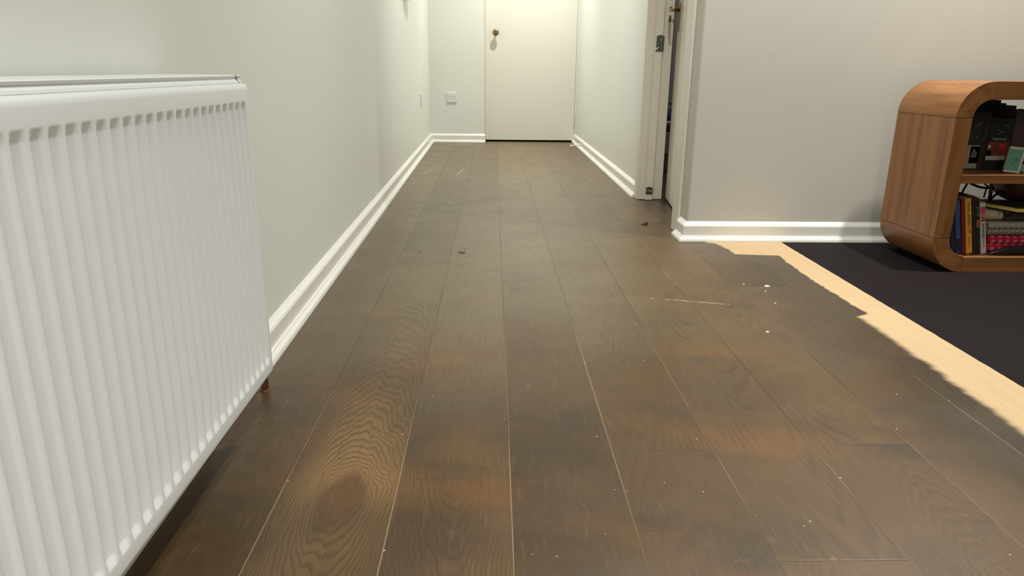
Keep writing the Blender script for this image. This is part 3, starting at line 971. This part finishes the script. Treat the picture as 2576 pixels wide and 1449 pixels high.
def pouch():
    bm = B()
    bmesh.ops.create_cube(bm, size=1)
    bmesh.ops.subdivide_edges(bm, edges=bm.edges, cuts=3, use_grid_fill=True)
    for v in bm.verts:
        k = 1 - .35 * (v.co.z + .5) ** 2
        v.co = Vector((v.co.x * .24 * k, v.co.y * .20 * k, (v.co.z + .5) * .112))
    o = obj('sports_bag', bm, cm('bag_navy', 34, 44, 66), None, smooth='all', loc=(1.19, 5.0, .3355))
    tag(o, 'navy bag on top of stack seen through the door gap', 'bag')
pouch()

# ------------------------------------------------------------------ bits on the floor
def flake(name, label, cat, x, y, r, mat, seed, th=.0015, el=1.0, rz=0.0, group=None):
    rnd = random.Random(seed)
    n = 9
    pts = []
    for i in range(n):
        a = 2 * math.pi * i / n
        rr = r * rnd.uniform(.55, 1.15)
        px, py = rr * math.cos(a) * el, rr * math.sin(a)
        pts.append((px * math.cos(rz) - py * math.sin(rz), px * math.sin(rz) + py * math.cos(rz)))
    bm = B()
    a = [bm.verts.new((p[0], p[1], .0002)) for p in pts]
    b_ = [bm.verts.new((p[0] * .8, p[1] * .8, .0002 + th * rnd.uniform(.5, 1.3))) for p in pts]
    c_ = bm.verts.new((0, 0, .0002 + th * 1.2))
    bm.faces.new(a)
    for i in range(n):
        bm.faces.new((a[i], a[(i + 1) % n], b_[(i + 1) % n], b_[i]))
        bm.faces.new((b_[i], b_[(i + 1) % n], c_))
    return tag(obj(name, bm, mat, loc=(x, y, 0)), label, cat, group)
D_brown = cm('chip_brown', 104, 74, 48, var=.4)
D_dark = cm('bit_dark', 26, 16, 12, .6)
D_pale = cm('flake_pale', 216, 204, 176, .7)
flake('wood_chip', 'brown chip of wood on the hall floor near the plank gap', 'chip', -.113, 2.594, .0095, D_brown, 3, .004, 1.7)
flake('grit_speck', 'tiny black speck just behind the brown wood chip', 'speck', -.1028, 2.650, .0024, D_dark, 5, .002)
flake('grit_speck', 'tiny black speck on the floor left of the brown chip', 'speck', -.2706, 2.592, .0026, D_dark, 6, .002)
# crumpled dark scrap with two raised lobes by the doorway
bm = B()
for dx, dy, rr, hh in ((-.006, 0, .0085, .006), (.003, .001, .008, .009), (.0105, .004, .005, .011), (.001, -.010, .005, .003)):
    lathe(bm, [(0, 0), (rr, 0), (rr * 1.1, hh * .4), (rr * .6, hh * .85), (0, hh)], 9, Matrix.Translation((dx, dy, .0004)) @ Matrix.Rotation(.0, 4, 'X'))
tag(obj('dark_scrap', bm, D_dark, loc=(.672, 3.123, 0), smooth=True), 'crumpled dark scrap on the floor before the side doorway', 'scrap')
for i, (x, y, r, lab) in enumerate(((.8721, 2.175, .007, 'largest pale paint flake near the bare strip'), (.7208, 1.7565, .005, 'pale paint flake nearest the camera on dark boards'),
                                    (.8025, 2.192, .0035, 'small pale flake left of the largest flake'), (.8311, 1.996, .0035, 'small pale flake between the two bigger flakes'), (.846, 2.115, .003, 'minute pale crumb before the largest flake'))):
    flake('paint_flake', lab, 'flake', x, y, r, D_pale, 20 + i, .002, 1.5, .2 * i, 'paint flakes by the bare strip')
bm = B()
rnd = random.Random(11)
for i in range(170):
    y = .85 + 4.6 * rnd.random() ** 1.6
    x = rnd.uniform(-.42, .70) if y > 2.7 else rnd.uniform(-.40, .98)
    r = rnd.uniform(.0005, .0014)
    a = rnd.uniform(0, 3)
    p = [(x + r * rnd.uniform(.7, 2.2) * math.cos(a + k * math.pi / 2), y + r * math.sin(a + k * math.pi / 2)) for k in range(4)]
    lo = [bm.verts.new((q[0], q[1], .0001)) for q in p]
    top = bm.verts.new((x, y, .0004 + r * .6))
    bm.faces.new(lo)
    for k in range(4):
        bm.faces.new((lo[k], lo[(k + 1) % 4], top))
tag(obj('floor_dust', bm, D_pale), 'pale dust specks scattered over the stained boards', 'dust', kind='stuff')
